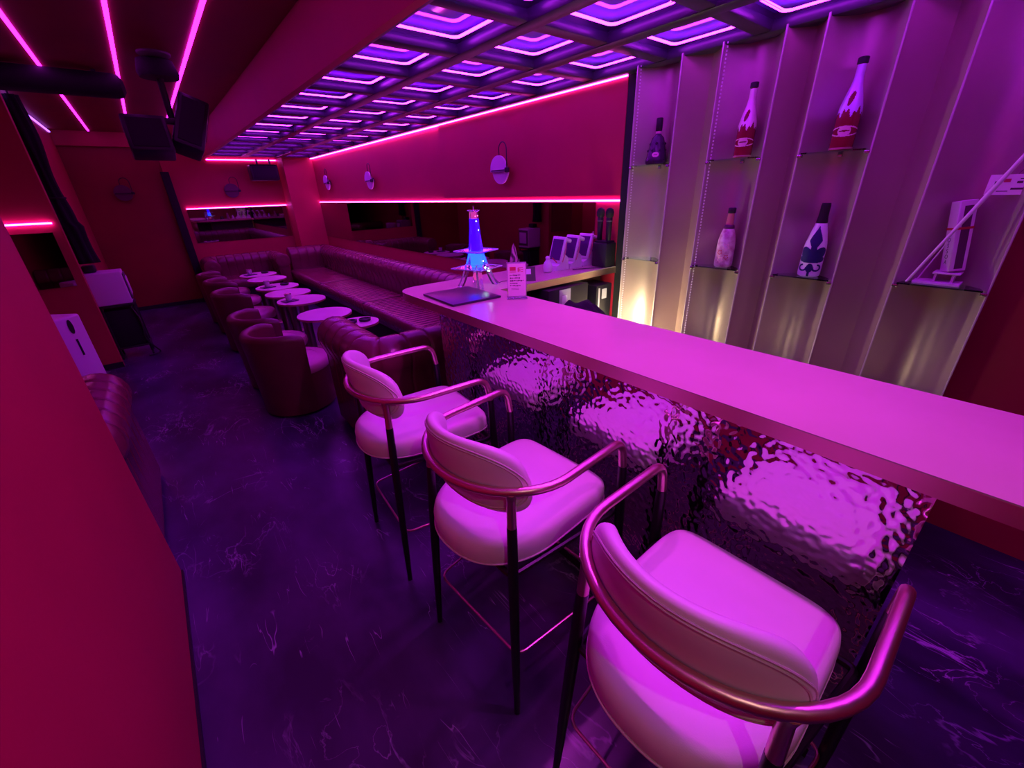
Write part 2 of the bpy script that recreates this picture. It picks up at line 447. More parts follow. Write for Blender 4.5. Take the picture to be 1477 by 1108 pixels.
# ------------------------------------------------------------------ BAR
HC = 1.12
bar = thing('bar_counter', 'long bar counter with hammered mirror front and gold edge', 'bar counter', (0, 0, 0))
XF, XB = 1.045, 1.50
YN, YA, YB = -.55, 1.97, 2.45
out = fillet([(XF, YN, 0), (XF, YB, 0), (2.585, YB, 0), (2.585, YA, 0), (XB, YA, 0), (XB, YN, 0)], [0, .17, 0, 0, 0, 0], 10)
out = [(p.x, p.y) for p in out]
MB().prism([(x, y) for x, y in out], HC - .003, HC).build('counter_top', 'laminate', bar, smooth=False)
MB().prism(out, HC - .046, HC - .003).build('edge_band', 'gold_edge', bar, angle=30)
XPN = 1.105
# hammered front: real relief
rows = []
ny, nz = 420, 190
PY0, PY1, PZ0, PZ1 = -.02, 2.02, .06, HC - .047
for a in range(ny + 1):
    y = PY0 + (PY1 - PY0) * a / ny; row = []
    for c_ in range(nz + 1):
        z = PZ0 + (PZ1 - PZ0) * c_ / nz
        h = noise.noise((y * 62, z * 62, 1.7)) * .0017 + noise.noise((y * 130, z * 130, 4.2)) * .0004
        row.append((XPN + h, y, z))
    rows.append(row)
mb = MB(); mb.grid(rows); mb.build('hammered_front', 'hammered_metal', bar, angle=180)
MB().box(XPN + .008, 1.46, PY0, PY1, .0, HC - .047).build('bar_body', 'black_trim', bar, smooth=False)
MB().box(XPN + .03, 1.40, PY0 + .02, PY1 - .02, .0, .059).build('plinth', 'black_trim', bar, smooth=False)
MB().box(1.46, 2.585, YA + .14, YA + .17, .0, HC - .047).build('return_panel', 'grey_metal', bar, smooth=False)

# things under and behind the return
t = thing('back_cabinet', 'dark cabinet with a white label under the counter return', 'cabinet', (1.95, YA - .02, 0))
MB().box(-.10, .28, -.03, .145, 0, 1.06, .006).build('body', 'black_plastic', t)
MB().box(-.005, .10, -.034, -.0305, .90, 1.05).build('label_plate', 'grey_plastic', t, smooth=False)
MB().box(.02, .065, -.037, -.0345, .90, 1.01).build('label_card', 'white_plastic', t, smooth=False)
t = thing('breaker_box', 'dark narrow box with a pale sticker under the counter return', 'box', (2.40, YA - .02, 0))
MB().box(-.08, .09, -.03, .145, 0, 1.02, .006).build('body', 'black_plastic', t)
MB().box(-.06, -.045, -.034, -.0305, .84, 1.00).build('edge_plate', 'grey_plastic', t, smooth=False)
MB().box(-.02, .03, -.034, -.0305, .92, .99).build('sticker', 'grey_plastic', t, smooth=False)
t = thing('back_bar', 'low dark back counter below the pleated shelf wall', 'counter', (0, 0, 0))
MB().box(2.08, 2.49, .05, 1.90, 0, .62, .004).build('body', 'black_trim', t)
MB().box(2.05, 2.495, .05, 1.90, .62, .65, .004).build('worktop', 'black_plastic', t)
t = thing('work_lamp', 'short warm white work lamp on the back counter below the empty niche shelf', 'lamp', (2.27, 1.70, .651))
MB().box(-.03, .03, -.14, .14, 0, .012, .003).build('base', 'black_plastic', t)
MB().box(-.022, -.012, -.13, .13, .012, .055).build('reflector', 'black_plastic', t, smooth=False)
MB().tube([(.004, -.125, .036), (.004, .125, .036)], .011, 12).build('tube_bulb', 'led_warm', t)
for y, w_ in ((1.20, 'the pink flower-patterned bottle'), (.745, 'the white lily bottle'), (.235, 'the lettered box')):
    t = thing('puck_lamp', 'small warm puck lamp on the back counter below ' + w_, 'lamp', (2.10, y, .651), 0, 'puck lamps on the back counter')
    MB().lathe([(.030, 0), (.030, .012), (.024, .014)], 20).build('housing', 'black_plastic', t)
    MB().lathe([(.022, .0142), (.018, .024), (0, .028)], 20).build('lens', 'led_puck', t)
# jacket heap
mb = MB(); rows = []
for i in range(29):
    u = i / 28; row = []
    for j in range(25):
        v = j / 24
        x = 1.74 + .42 * u; y = 1.48 + .40 * v
        e = (math.sin(PI * u) ** .5) * (math.sin(PI * v) ** .5)
        h = .801 + e * (.28 - .14 * u) + e * .05 * noise.noise((u * 5, v * 4, 3)) + e * .02 * noise.noise((u * 14, v * 10, 8))
        row.append((x, y + .05 * noise.noise((u * 3, 2, v * 2)), h))
    rows.append(row)
mb.grid(rows)
tag(mb.build('black_jacket', 'black_fabric', angle=180), 'black jacket lying in a heap behind the bar', 'jacket')
t = thing('storage_bench', 'low black bench behind the bar holding the jacket', 'bench', (0, 0, 0))
MB().box(1.72, 2.04, 1.46, 1.90, 0, .795, .006).build('body', 'black_plastic', t)
MB().box(1.72, 2.045, 1.455, 1.90, .795, .801).build('lid', 'black_matte', t, smooth=False)

# ------------------------------------------------------------------ BAR STOOLS
def stool(label, loc, rz):
    t = thing('bar_stool', label, 'bar stool', loc, rz, 'cream bar stools along the bar')
    # seat
    def outl(sc, n=72):
        o = []
        for k in range(n):
            a = 2 * PI * k / n; ca, sa = math.cos(a), math.sin(a)
            if ca >= 0: x = .295 * abs(ca) ** (2 / 8.0); y = .225 * math.copysign(abs(sa) ** (2 / 8.0), sa)
            else: x = -.265 * abs(ca) ** (2 / 2.3); y = .225 * math.copysign(abs(sa) ** (2 / 2.3), sa)
            o.append((x * sc + .004 * (1 - sc), y * sc))
        return o
    mb = MB(); rows = []
    for z, sc in ((.622, .80), (.624, .93), (.634, .985), (.652, 1.0), (.682, 1.0), (.700, .985), (.712, .95), (.719, .88), (.723, .70), (.7245, .40), (.725, .08)):
        rows.append([(x, y, z) for x, y in outl(sc)])
    vr = mb.grid(rows, close_v=True); mb.cap(vr[0], True); mb.cap(vr[-1])
    st = mb.build('seat', 'white_leather', t, angle=80)
    MB().tube([(x, y, .640) for x, y in outl(1.0)], .003, 6, closed=True).build('piping', 'piping_leather', st)
    # arm tube: back arc
    ZA = .92
    pts = [(.262, .273, .815), (.245, .273, ZA), (.03, .272, ZA)]
    arc = []
    for k in range(25):
        f = PI / 2 - PI * k / 24
        arc.append((-.02 - .235 * math.cos(f), .272 * math.sin(f), ZA))
    half = fillet([pts[0], pts[1], arc[0]], [0, .055, 0], 8)
    other = [Vector((p[0], -p[1], p[2])) for p in reversed(half)]
    path = [Vector(p) for p in half] + [Vector(p) for p in arc[1:-1]] + other
    MB().tube(path, .0135, 12).build('arm_tube', 'gold', t)
    # backrest
    NS, NT = 44, 22; FM = math.radians(66)
    mb = MB(); rows = []; outline = []
    def bk(f, th, zz):
        rr = 1.0
        x = -.02 - (.235 - .040 - th) * math.cos(f) * rr; y = (.272 - .040 - th) * math.sin(f) * rr
        tilt = (zz - .93) * .20
        return (x - tilt * math.cos(f), y - tilt * math.sin(f), zz)
    for i in range(NS + 1):
        s_ = -1 + 2 * i / NS
        e = max(0.0, 1 - abs(s_) ** 3.2) ** (1 / 2.2)
        hh = max(.014, .124 * e); tk = max(.010, .026 * min(1, e * 1.6))
        zc = .918 + .014 * (1 - abs(s_) ** 2)
        f = FM * s_ * (1 - .04 * (1 - e))
        row = []
        for j in range(NT):
            a = 2 * PI * j / NT
            cz = math.copysign(abs(math.sin(a)) ** .62, math.sin(a)); ct = math.copysign(abs(math.cos(a)) ** .75, math.cos(a))
            row.append(bk(f, -tk * ct, zc + hh * cz))
        rows.append(row)
    vr = mb.grid(rows, close_v=True); mb.cap(vr[0], True); mb.cap(vr[-1])
    br = mb.build('backrest', 'white_leather', t, angle=80)
    # piping on the outer face, a little inside the rim
    for sc in (.88, .82):
        loop = []
        for k in range(96):
            a = 2 * PI * k / 96
            s_ = (sc + .05) * math.copysign(abs(math.cos(a)) ** .8, math.cos(a))
            q_ = sc * math.copysign(abs(math.sin(a)) ** .6, math.sin(a))
            e = max(0.0, 1 - abs(s_) ** 3.2) ** (1 / 2.2)
            hh = max(.014, .124 * e); tk = max(.010, .026 * min(1, e * 1.6))
            zc = .918 + .014 * (1 - abs(s_) ** 2)
            sn = min(1, abs(q_)) ** (1 / .62); ct = max(0, 1 - sn * sn) ** .375
            loop.append(bk(FM * s_ * (1 - .04 * (1 - e)), -tk * ct - .0005, zc + hh * q_))
        MB().tube(loop, .0024, 6, closed=True).build('piping', 'piping_leather', br)
    # legs
    for sy in (1, -1):
        a = Vector((-.172, sy * .200, ZA - .008)); b_ = Vector((-.215, sy * .238, 0))
        def L(p, q, z): k = (p.z - z) / (p.z - q.z); return p.lerp(q, k)
        MB().tube([L(a, b_, ZA - .006), L(a, b_, .89), L(a, b_, .80)], [.020, .0135, .0145], 12).build('leg_sleeve', 'gold', t)
        MB().tube([L(a, b_, .80), L(a, b_, .60), L(a, b_, .3), L(a, b_, .0)], [.0150, .0165, .0150, .0105], 12).build('leg', 'black_leg', t)
        a = Vector((.262, sy * .273, .815)); b_ = Vector((.285, sy * .285, 0))
        MB().tube([L(a, b_, .815), L(a, b_, .60), L(a, b_, .3), L(a, b_, .0)], [.0150, .0165, .0150, .0105], 12).build('leg', 'black_leg', t)
    # frame under the seat
    fr = fillet([(.258, .262, .612), (-.185, .205, .612), (-.185, -.205, .612), (.258, -.262, .612)], .02, 3, closed=True)
    MB().tube(fr, .010, 8, closed=True).build('seat_frame', 'black_leg', t)
    ft = fillet([(.272, .276, .262), (-.188, .222, .262), (-.188, -.222, .262), (.272, -.276, .262)], .040, 6, closed=True)
    MB().tube(ft, .0050, 8, closed=True).build('foot_rail', 'gold', t)
    return t
stool('cream leather bar stool with gold arms nearest the long sofa', (.70, 1.635, 0), math.radians(-4))
stool('cream leather bar stool with gold arms between the two other stools', (.70, .915, 0), math.radians(4))
stool('cream leather bar stool with gold arms at the end away from the sofa', (.713, .23, 0), math.radians(1))

# ------------------------------------------------------------------ SOFAS
def sweep(path, prof, seam=.14, groove=.017, rad=.10, step=.0075, caps=True):
    P = resample(fillet([(x, y, 0) for x, y in path], rad, 8), step)
    N = len(P); s_ = 0; mb = MB(); rows = []
    cz = .70
    for i in range(N):
        if i: s_ += (P[i] - P[i - 1]).length
        d1 = (P[i] - P[i - 1]).normalized() if i else None
        d2 = (P[i + 1] - P[i]).normalized() if i < N - 1 else None
        d = (d1 or d2) if (d1 is None or d2 is None) else (d1 + d2).normalized()
        nrm = Vector((d.y, -d.x, 0))
        k = 1.0
        if d1 is not None and d2 is not None: k = 1 / max(.6, nrm.dot(Vector((d1.y, -d1.x, 0))))
        ph = (s_ % seam) / seam; dist = min(ph, 1 - ph) * seam
        g = groove * math.exp(-(dist / .006) ** 2) + groove * .18 * (abs(2 * ph - 1) ** 3)
        row = []
        for u, z in prof:
            f = 1.0
            if z > .45:
                ru = math.hypot(u, z - cz); f = max(.2, 1 - g / max(ru, .03))
                row.append(P[i] + nrm * (u * f * k) + Vector((0, 0, cz + (z - cz) * f)))
            else: row.append(P[i] + nrm * (u * k) + Vector((0, 0, z)))
        rows.append(row)
    vr = mb.grid(rows)
    if caps: mb.cap(vr[0], True); mb.cap(vr[-1])
    return mb
def roll_prof(r=.14, zc=.70, w_=.10):
    p = [(-w_, .03), (-w_, .30), (-w_, .56)]
    for k in range(13):
        a = math.radians(205 - 230 * k / 12); p.append((r * math.cos(a), zc + r * math.sin(a)))
    p += [(w_, .56), (w_, .30), (w_, .03)]
    return p
def cushion(x0, x1, y0, y1, z0, z1, axis='y', rib=.075, groove=.008):
    """seat cushion with channels; axis = direction along which channels repeat"""
    mb = MB(); nx = 14 if axis == 'y' else max(8, int((x1 - x0) / .0125)); ny = max(8, int((y1 - y0) / .0125)) if axis == 'y' else 14
    top = []
    for i in range(nx + 1):
        row = []
        for j in range(ny + 1):
            u = i / nx; v = j / ny
            x = x0 + (x1 - x0) * u; y = y0 + (y1 - y0) * v
            q = (y - y0) / rib if axis == 'y' else (x - x0) / rib
            ph = q % 1; z = z1 - groove * (abs(2 * ph - 1) ** 4)
            eu = min(u, 1 - u) * (x1 - x0); ev = min(v, 1 - v) * (y1 - y0)
            for e in (eu, ev):
                if e < .035: z -= .022 * (1 - e / .035) ** 2
            row.append((x, y, z))
        top.append(row)
    vr = mb.grid(top)
    ring = [vr[i][0] for i in range(nx + 1)] + [vr[nx][j] for j in range(1, ny + 1)] + [vr[i][ny] for i in range(nx - 1, -1, -1)] + [vr[0][j] for j in range(ny - 1, 0, -1)]
    low = [mb.bm.verts.new((v.co.x, v.co.y, z0)) for v in ring]
    for k in range(len(ring)):
        mb.bm.faces.new([ring[k], ring[(k + 1) % len(ring)], low[(k + 1) % len(ring)], low[k]])
    mb.bm.faces.new(low)
    return mb
sofa = thing('corner_sofa', 'long oxblood leather U-shaped sofa with channelled roll back along the mirror wall', 'sofa', (0, 0, 0))
sweep([(1.80, 8.72), (2.45, 8.72), (2.45, 2.45), (.86, 2.45), (.86, 3.22)], roll_prof(), seam=.15).build('backrest', 'oxblood_leather', sofa, angle=180)
for ya, yb in ((3.10, 5.12), (5.135, 6.85), (6.865, 8.60)):
    cu = cushion(1.74, 2.34, ya, yb, .30, .455).build('seat_cushion', 'oxblood_leather', sofa, angle=180)
    MB().tube([(1.75, yb + .006, .445), (2.33, yb + .006, .455)], .007, 6).build('piping', 'tub_leather', cu)
cushion(.98, 2.34, 2.56, 3.09, .30, .455, 'x').build('seat_cushion', 'oxblood_leather', sofa, angle=180)
mb = MB(); mb.box(1.78, 2.36, 3.06, 8.62, .0, .30); mb.box(.97, 2.36, 2.55, 3.05, 0, .30); mb.build('plinth', 'black_matte', sofa, smooth=False)

ls = thing('loveseat', 'oxblood leather loveseat with rolled arms against the far wall', 'sofa', (0, 0, 0))
sweep([(.58, 8.42), (.58, 9.10), (1.63, 9.10), (1.63, 8.42)], roll_prof(.12, .66, .085), seam=.13).build('backrest', 'oxblood_leather', ls, angle=180)
for x in (.58, 1.63):
    mt_ = Matrix.Translation((x, 8.415, .66)) @ Matrix.Rotation(PI / 2, 4, 'X')
    MB().lathe([(.118, -.004), (.118, .004), (.10, .014), (.07, .010), (.03, .018), (0, .02)], 20, mat=mt_).build('scroll_front', 'oxblood_leather', ls)
cushion(.68, 1.53, 8.44, 9.00, .28, .44, 'x', .11).build('seat_cushion', 'oxblood_leather', ls, angle=180)
MB().box(.66, 1.55, 8.48, 9.02, 0, .28).build('plinth', 'black_matte', ls, smooth=False)

lb = thing('corner_sofa', 'oxblood leather sofa end just past the red partition wall', 'sofa', (0, 0, 0))
sweep([(-.52, 3.30), (-.52, 2.40), (-1.60, 2.40)], roll_prof(.14, .62, .10), seam=.15).build('backrest', 'oxblood_leather', lb, angle=180)
cushion(-1.60, -.64, 2.52, 3.10, .28, .42, 'x').build('seat_cushion', 'oxblood_leather', lb, angle=180)
MB().box(-1.58, -.64, 2.50, 3.06, 0, .28).build('plinth', 'black_matte', lb, smooth=False)

# ------------------------------------------------------------------ TUB CHAIRS
def tub(label, loc, rz):
    t = thing('tub_chair', label, 'armchair', loc, rz, 'oxblood tub chairs along the small tables')
    NA = 40; A = math.radians(92); mb = MB(); rows = []
    for i in range(NA + 1):
        a = PI - A + 2 * A * i / NA
        ends = min(i, NA - i) / NA
        top = .70 - .03 * max(0, 1 - ends / .14) ** 2
        prof = [(.285, .02), (.295, .25), (.312, .50), (.322, top - .05)]
        for k in range(7):
            b_ = math.radians(0 + 180 * k / 6); prof.append((.284 + .038 * math.cos(b_), top - .038 + .038 * math.sin(b_)))
        prof += [(.243, top - .12), (.238, .46), (.236, .36)]
        rows.append([(r_ * math.cos(a), r_ * math.sin(a), z) for r_, z in prof])
    vr = mb.grid(rows); mb.cap(vr[0], True); mb.cap(vr[-1])
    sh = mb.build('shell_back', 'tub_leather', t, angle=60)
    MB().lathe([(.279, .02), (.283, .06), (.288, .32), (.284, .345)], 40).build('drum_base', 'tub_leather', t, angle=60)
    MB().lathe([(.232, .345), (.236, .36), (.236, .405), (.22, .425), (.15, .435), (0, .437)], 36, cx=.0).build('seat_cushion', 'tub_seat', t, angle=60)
    # front lip of the seat reaching past the arms
    mb = MB(); rows = []
    for i in range(21):
        a = -(PI - A) + 2 * (PI - A) * i / 20
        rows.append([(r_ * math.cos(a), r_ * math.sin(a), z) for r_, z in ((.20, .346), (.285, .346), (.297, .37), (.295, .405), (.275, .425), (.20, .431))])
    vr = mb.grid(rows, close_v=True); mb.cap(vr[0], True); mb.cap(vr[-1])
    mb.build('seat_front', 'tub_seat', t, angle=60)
    MB().lathe([(.24, .0), (.24, .02)], 30).build('foot_ring', 'black_matte', t)
    return t
TUBS = [((.60, 3.74, 0), 10, 'oxblood tub chair with its back to the bar stools, nearest the sofa end roll'),
        ((.60, 4.43, 0), 6, 'oxblood tub chair pressed close behind the foremost tub chair'),
        ((.615, 5.84, 0), 4, 'oxblood tub chair standing alone midway along the table row'),
        ((.62, 6.80, 0), 4, 'oxblood tub chair second nearest the loveseat'),
        ((.60, 7.52, 0), 0, 'oxblood tub chair nearest the loveseat')]
for loc, a, lb_ in TUBS: tub(lb_, loc, math.radians(a))

# ------------------------------------------------------------------ TABLES
def table(label, x, y, r=.250, h=.62):
    t = thing('round_table', label, 'table', (x, y, 0), 0, 'small round tables in front of the long sofa')
    MB().lathe([(r - .004, h - .004), (r, h - .002), (r - .001, h), (0, h + .0005)], 40).build('table_top', 'table_laminate', t, angle=30)
    MB().lathe([(r - .006, h - .022), (r - .001, h - .020), (r - .001, h - .0045), (r - .004, h - .0042)], 40).build('edge_band', 'gold_edge', t)
    MB().lathe([(.050, .015), (.050, h - .03), (.085, h - .0225)], 24).build('column', 'table_steel', t)
    MB().lathe([(.185, .0), (.185, .008), (.17, .014), (.055, .018)], 32).build('base', 'table_steel', t)
    return t
H_T = .62
def tp(px, py):   # kept as plain numbers: table centres from the floor plan
    return px, py
TAB = [(1.05, 7.40, 'round table nearest the loveseat, with a black mat and cup'),
       (1.07, 6.88, 'bare round table second from the loveseat'),
       (1.045, 6.13, 'round table with black mat, cup and ashtray midway along the row'),
       (1.050, 5.60, 'bare round table between two tables with black mats'),
       (1.07, 5.08, 'round table with black mat and glass cup near the sofa middle'),
       (1.07, 4.25, 'bare round table beside the foremost tub chair')]
for x, y, lb_ in TAB: table(lb_, x, y)
table('small round table with black ashtrays behind the sofa end roll', 1.20, 3.71, .18)
ZT = H_T + .0007
def mat_(x, y, rz, where):
    o = MB().box(-.075, .075, -.060, .060, 0, .010, .003).build('black_mat', 'slate_mat'); o.location = (x, y, ZT); o.rotation_euler = (0, 0, rz)
    tag(o, 'black rectangular mat lying on the ' + where, 'mat', 'black mats on the tables')
def cup(x, y, where, z=None):
    t = thing('glass_cup', 'small clear cup standing on the black mat of the ' + where, 'cup', (x, y, (z if z is not None else ZT + .010)), 0, 'cups on the table mats')
    MB().lathe([(.026, 0), (.030, .004), (.034, .055), (.036, .070), (.032, .068), (.030, .012), (0, .010)], 20).build('glass', 'frosted', t)
    MB().lathe([(.0365, .064), (.0372, .068), (.0365, .072)], 20).build('rim', 'steel', t)
def ashtray(x, y, where, k=1):
    t = thing('ashtray', 'black round ashtray on the ' + where, 'ashtray', (x, y, ZT), 0, 'black ashtrays on the tables')
    MB().lathe([(.045, 0), (.052, .006), (.052, .022), (.046, .024), (.040, .012), (0, .008)], 24).build('bowl', 'black_plastic', t)
    MB().box(.038, .056, -.006, .006, .018, .026, .002).build('rest_notch', 'black_plastic', t)
for (x, y, wh, ash) in ((.95, 7.42, 'table nearest the loveseat', True), (.94, 6.14, 'table midway along the row', True), (.95, 5.08, 'table near the sofa middle', False)):
    mat_(x, y, .25, wh); cup(x - .005, y + .01, wh)
    if ash: ashtray(x + .20, y + .03, wh)
ashtray(1.14, 3.72, 'small table behind the sofa end roll, nearer the tub chairs'); ashtray(1.26, 3.70, 'small table behind the sofa end roll, nearer the long seat')

# ------------------------------------------------------------------ SCONCES
def sconce(label, loc, rz, gl='frosted'):
    """local +Y points out of the wall"""
    t = thing('wall_sconce', label, 'wall lamp', loc, rz, 'round glass wall sconces')
    mt_ = Matrix.Rotation(-PI / 2, 4, 'X')
    MB().lathe([(.040, 0), (.040, .016), (.034, .022)], 24, mat=mt_).build('wall_plate', 'black_trim', t)
    MB().tube([(0, .02, 0), (0, .062, 0)], .012, 12).build('mount_stem', 'black_trim', t)
    def half(a0, a1, r, y0, y1, nm, mt):
        poly = [(r * math.cos(a0 + (a1 - a0) * k / 24), r * math.sin(a0 + (a1 - a0) * k / 24)) for k in range(25)]
        mm = Matrix(((1, 0, 0, 0), (0, 0, -1, 0), (0, 1, 0, 0), (0, 0, 0, 1)))
        MB().prism(poly, -y1, -y0, mat=mm).build(nm, mt, t)
    half(-.12, PI + .12, .112, .058, .078, 'upper_disc', gl)
    half(PI - .10, 2 * PI + .10, .112, .040, .056, 'lower_disc', gl)
    MB().tube([(-.125, .07, -.005), (.10, .07, -.005)], .010, 12).build('cross_bar', 'black_trim', t)
    MB().lathe([(0, -.02), (.02, -.018), (.022, 0), (.02, .018), (0, .02)], 14, mat=Matrix.Translation((-.115, .07, -.005))).build('knob', 'black_trim', t)
    arcp = [(-.115, .07, 0), (-.115, .07, .12)] + [(-.055 - .06 * math.cos(PI * k / 14), .07 - .012 * k / 14, .15 + .06 * math.sin(PI * k / 14)) for k in range(15)] + [(.005, .055, .10)]
    MB().tube(arcp, .0045, 8).build('wire_loop', 'black_trim', t)
    return t
sconce('glass disc sconce nearest the bar end of the mirror wall', (XR - .018, 3.25, 1.82), PI / 2)
sconce('glass disc sconce midway along the sofa wall', (XR, 6.25, 1.84), PI / 2)
sconce('glass disc sconce near the far corner column', (XR, 8.10, 1.87), PI / 2)
sconce('unlit glass disc sconce on the far wall above its mirror', (1.27, YF, 1.80), PI, 'smoke_glass')
sconce('unlit glass disc sconce on the dark red door', (-.18, YF + .05, 1.80), PI, 'smoke_glass')

# ------------------------------------------------------------------ SPEAKERS AND CEILING GEAR
t = thing('wall_speaker', 'black loudspeaker hung high on the far wall beside the column', 'speaker', (1.80, 9.06, 1.94))
MB().box(-.22, .22, -.13, .12, 0, .25, .03, 3).build('cabinet', 'black_plastic', t)
MB().box(-.19, .19, -.136, -.128, .03, .22, .004).build('grille', 'black_matte', t)
MB().box(-.02, .02, .10, .238, .10, .14).build('bracket', 'black_trim', t)
for x in (-.07, .13): MB().box(x - .012, x + .012, -.02, .02, .24, ZS - 1.94 - .02, .003).build('hanger', 'grey_metal', t)

t = thing('hanging_speakers', 'pair of black boxes on a bracket hung from the dark ceiling', 'speaker', (.34, 4.60, 0))
MB().lathe([(.09, ZC - .02), (.10, ZC - .012), (.10, ZC)], 28, cx=.03, cy=-.15).build('ceiling_plate', 'grey_metal', t)
MB().lathe([(.12, ZC - .13), (.13, ZC - .10), (.11, ZC - .021)], 28, cx=.03, cy=-.03).build('mount_dome', 'black_matte', t)
MB().tube([(.03, -.02, ZC - .10), (.03, .04, 2.22)], .022, 12).build('pole', 'black_plastic', t)
MB().box(-.27, .14, -.02, .06, 2.20, 2.24, .006).build('cross_bracket', 'black_plastic', t)
s1 = MB().box(-.135, .135, -.12, .12, -.125, .125, .016, 2, Matrix.Translation((-.155, .02, 2.10)) @ Matrix.Rotation(math.radians(-14), 4, 'X')).build('speaker_box', 'black_plastic', t)
MB().box(-.11, .11, -.127, -.119, -.10, .10, .004, 1, Matrix.Translation((-.155, .02, 2.10)) @ Matrix.Rotation(math.radians(-14), 4, 'X')).build('grille', 'black_matte', s1)
M2 = Matrix.Translation((.135, .06, 2.19)) @ Matrix.Rotation(math.radians(22), 4, 'Y') @ Matrix.Rotation(math.radians(-16), 4, 'X')
s2 = MB().box(-.10, .10, -.12, .12, -.20, .20, .018, 2, M2).build('speaker_box', 'black_plastic', t)
MB().box(-.075, .075, -.127, -.119, -.17, .17, .004, 1, M2).build('grille', 'black_matte', s2)
MB().box(.101, .106, -.09, .09, -.10, .17, .002, 1, M2).build('side_badge', 'grey_metal', s2)
t = thing('screen_housing', 'long black roller housing hung across under the dark ceiling', 'screen case', (0, 5.20, 0))
MB().tube([(-.70, 0, 2.52), (.10, 0, 2.52), (.14, 0, 2.52), (.165, 0, 2.52)], [.088, .088, .078, .04], 20).build('case', 'black_matte', t)
for x in (-.55, .0): MB().box(x - .015, x + .015, -.03, .03, 2.59, ZC - .001).build('bracket', 'black_trim', t)

# ------------------------------------------------------------------ LEFT PASSAGE THINGS
t = thing('black_curtain', 'black curtain gathered against the edge of the stub wall', 'curtain', (-.655, 6.36, 0))
mb = MB(); rows = []
for k in range(30):
    z = 1.09 + (2.58 - 1.09) * k / 29
    wd = .060 + .055 * max(0, (1.75 - z)) + .012 * math.sin(z * 9)
    rows.append([((wd + .016 * math.sin(7 * a + z * 3)) * math.cos(a) + (.03 if z < 1.5 else 0), .8 * (wd + .016 * math.sin(7 * a + z * 3)) * math.sin(a), z) for a in [2 * PI * q / 28 for q in range(28)]])
vr = mb.grid(rows, close_v=True); mb.cap(vr[0], True); mb.cap(vr[-1]); mb.build('cloth', 'black_fabric', t, angle=180)
MB().tube([(.075 * math.cos(2 * PI * k / 20), .062 * math.sin(2 * PI * k / 20), 1.72) for k in range(20)], .010, 6, closed=True).build('tie', 'black_matte', t)
MB().tube([(0, 0, 2.57), (0, 0, ZC - .001)], .008, 8).build('hook', 'black_trim', t)

t = thing('black_stand', 'black wheeled stand with cables carrying a white box machine', 'stand', (-.55, 6.52, 0))
MB().box(-.16, .16, -.14, .14, .60, .625, .004).build('shelf', 'black_plastic', t)
for x in (-.14, .14):
    for y in (-.12, .12): MB().tube([(x, y, .05), (x, y, .60)], .012, 8).build('post', 'black_trim', t)
MB().box(-.16, .16, -.14, .14, .12, .14, .004).build('shelf', 'black_plastic', t)
for x in (-.14, .14):
    for y in (-.12, .12):
        MB().lathe([(.018, -.01), (.025, -.008), (.025, .008), (.018, .01)], 14, mat=Matrix.Translation((x, y, .025)) @ Matrix.Rotation(PI / 2, 4, 'Y')).build('caster', 'black_plastic', t)
MB().box(-.14, .14, -.11, .12, .141, .56, .01).build('equipment_case', 'black_matte', t)
cb = [( .10, -.10, .60), (.16, -.20, .42), (.12, -.22, .22), (.19, -.20, .08), (.22, -.14, .012), (.10, -.20, .012)]
MB().tube(fillet(cb, .08, 6), .008, 8).build('cable', 'black_plastic', t)
t = thing('box_machine', 'white box-shaped machine on the black stand by the doorway', 'machine', (-.55, 6.52, .626))
MB().box(-.165, .145, -.15, .15, 0, .35, .012, 3).build('body', 'white_plastic', t)
MB().box(.146, .158, -.13, .13, .04, .32, .004).build('side_panel', 'grey_metal', t)
MB().box(.159, .166, -.10, .10, .08, .28, .003).build('vent_strip', 'white_plastic', t)
MB().box(-.16, -.05, -.06, .08, .351, .43, .02, 3).build('top_unit', 'black_plastic', t)

t = thing('air_purifier', 'slim white air purifier with a dark oval handle behind the partition', 'air purifier', (-.86, 4.95, 0), math.radians(-38))
MB().box(-.14, .14, -.12, .12, .02, .83, .02, 3).build('body', 'white_plastic', t)
mm = Matrix.Translation((.142, 0, .745)) @ Matrix.Rotation(PI / 2, 4, 'Y')
MB().prism([(.058 * math.cos(2 * PI * k / 24), .020 * math.sin(2 * PI * k / 24)) for k in range(24)], -.001, .004, mat=mm).build('handle_recess', 'black_plastic', t)
MB().box(.1405, .144, -.008, .008, .50, .64, .001).build('slot', 'black_matte', t)
MB().box(-.12, .12, -.10, .10, 0, .02).build('foot', 'grey_plastic', t)

# ------------------------------------------------------------------ ON THE BAR
ZB = HC + .0005
# illuminated tower
TW = thing('light_tower', 'glowing blue acrylic tower with two square trays on the bar', 'light tower', (1.48, 2.17, ZB), math.radians(18))
def sq(h, z, r=0): return [(h, h, z), (-h, h, z), (-h, -h, z), (h, -h, z)]
mb = MB()
rows = [sq(h, z) for h, z in ((.048, .128), (.036, .18), (.027, .25), (.021, .34), (.0185, .425), (.026, .432), (.026, .437))]
vr = mb.grid(rows, close_v=True); mb.cap(vr[0], True); mb.cap(vr[-1]); mb.build('shaft', 'clear_acrylic', TW, smooth=False)
for sx in (1, -1):
    for sy in (1, -1):
        mb = MB(); rows = []
        for k in range(7):
            u = k / 6; o = .078 - .040 * (u ** .8); z = .130 * u; s_ = .014 - .002 * u
            rows.append([(sx * o + a * s_, sy * o + b_ * s_, z) for a, b_ in ((1, 1), (-1, 1), (-1, -1), (1, -1))])
        vr = mb.grid(rows, close_v=True); mb.cap(vr[0], True); mb.cap(vr[-1]); mb.build('leg', 'clear_acrylic', TW)
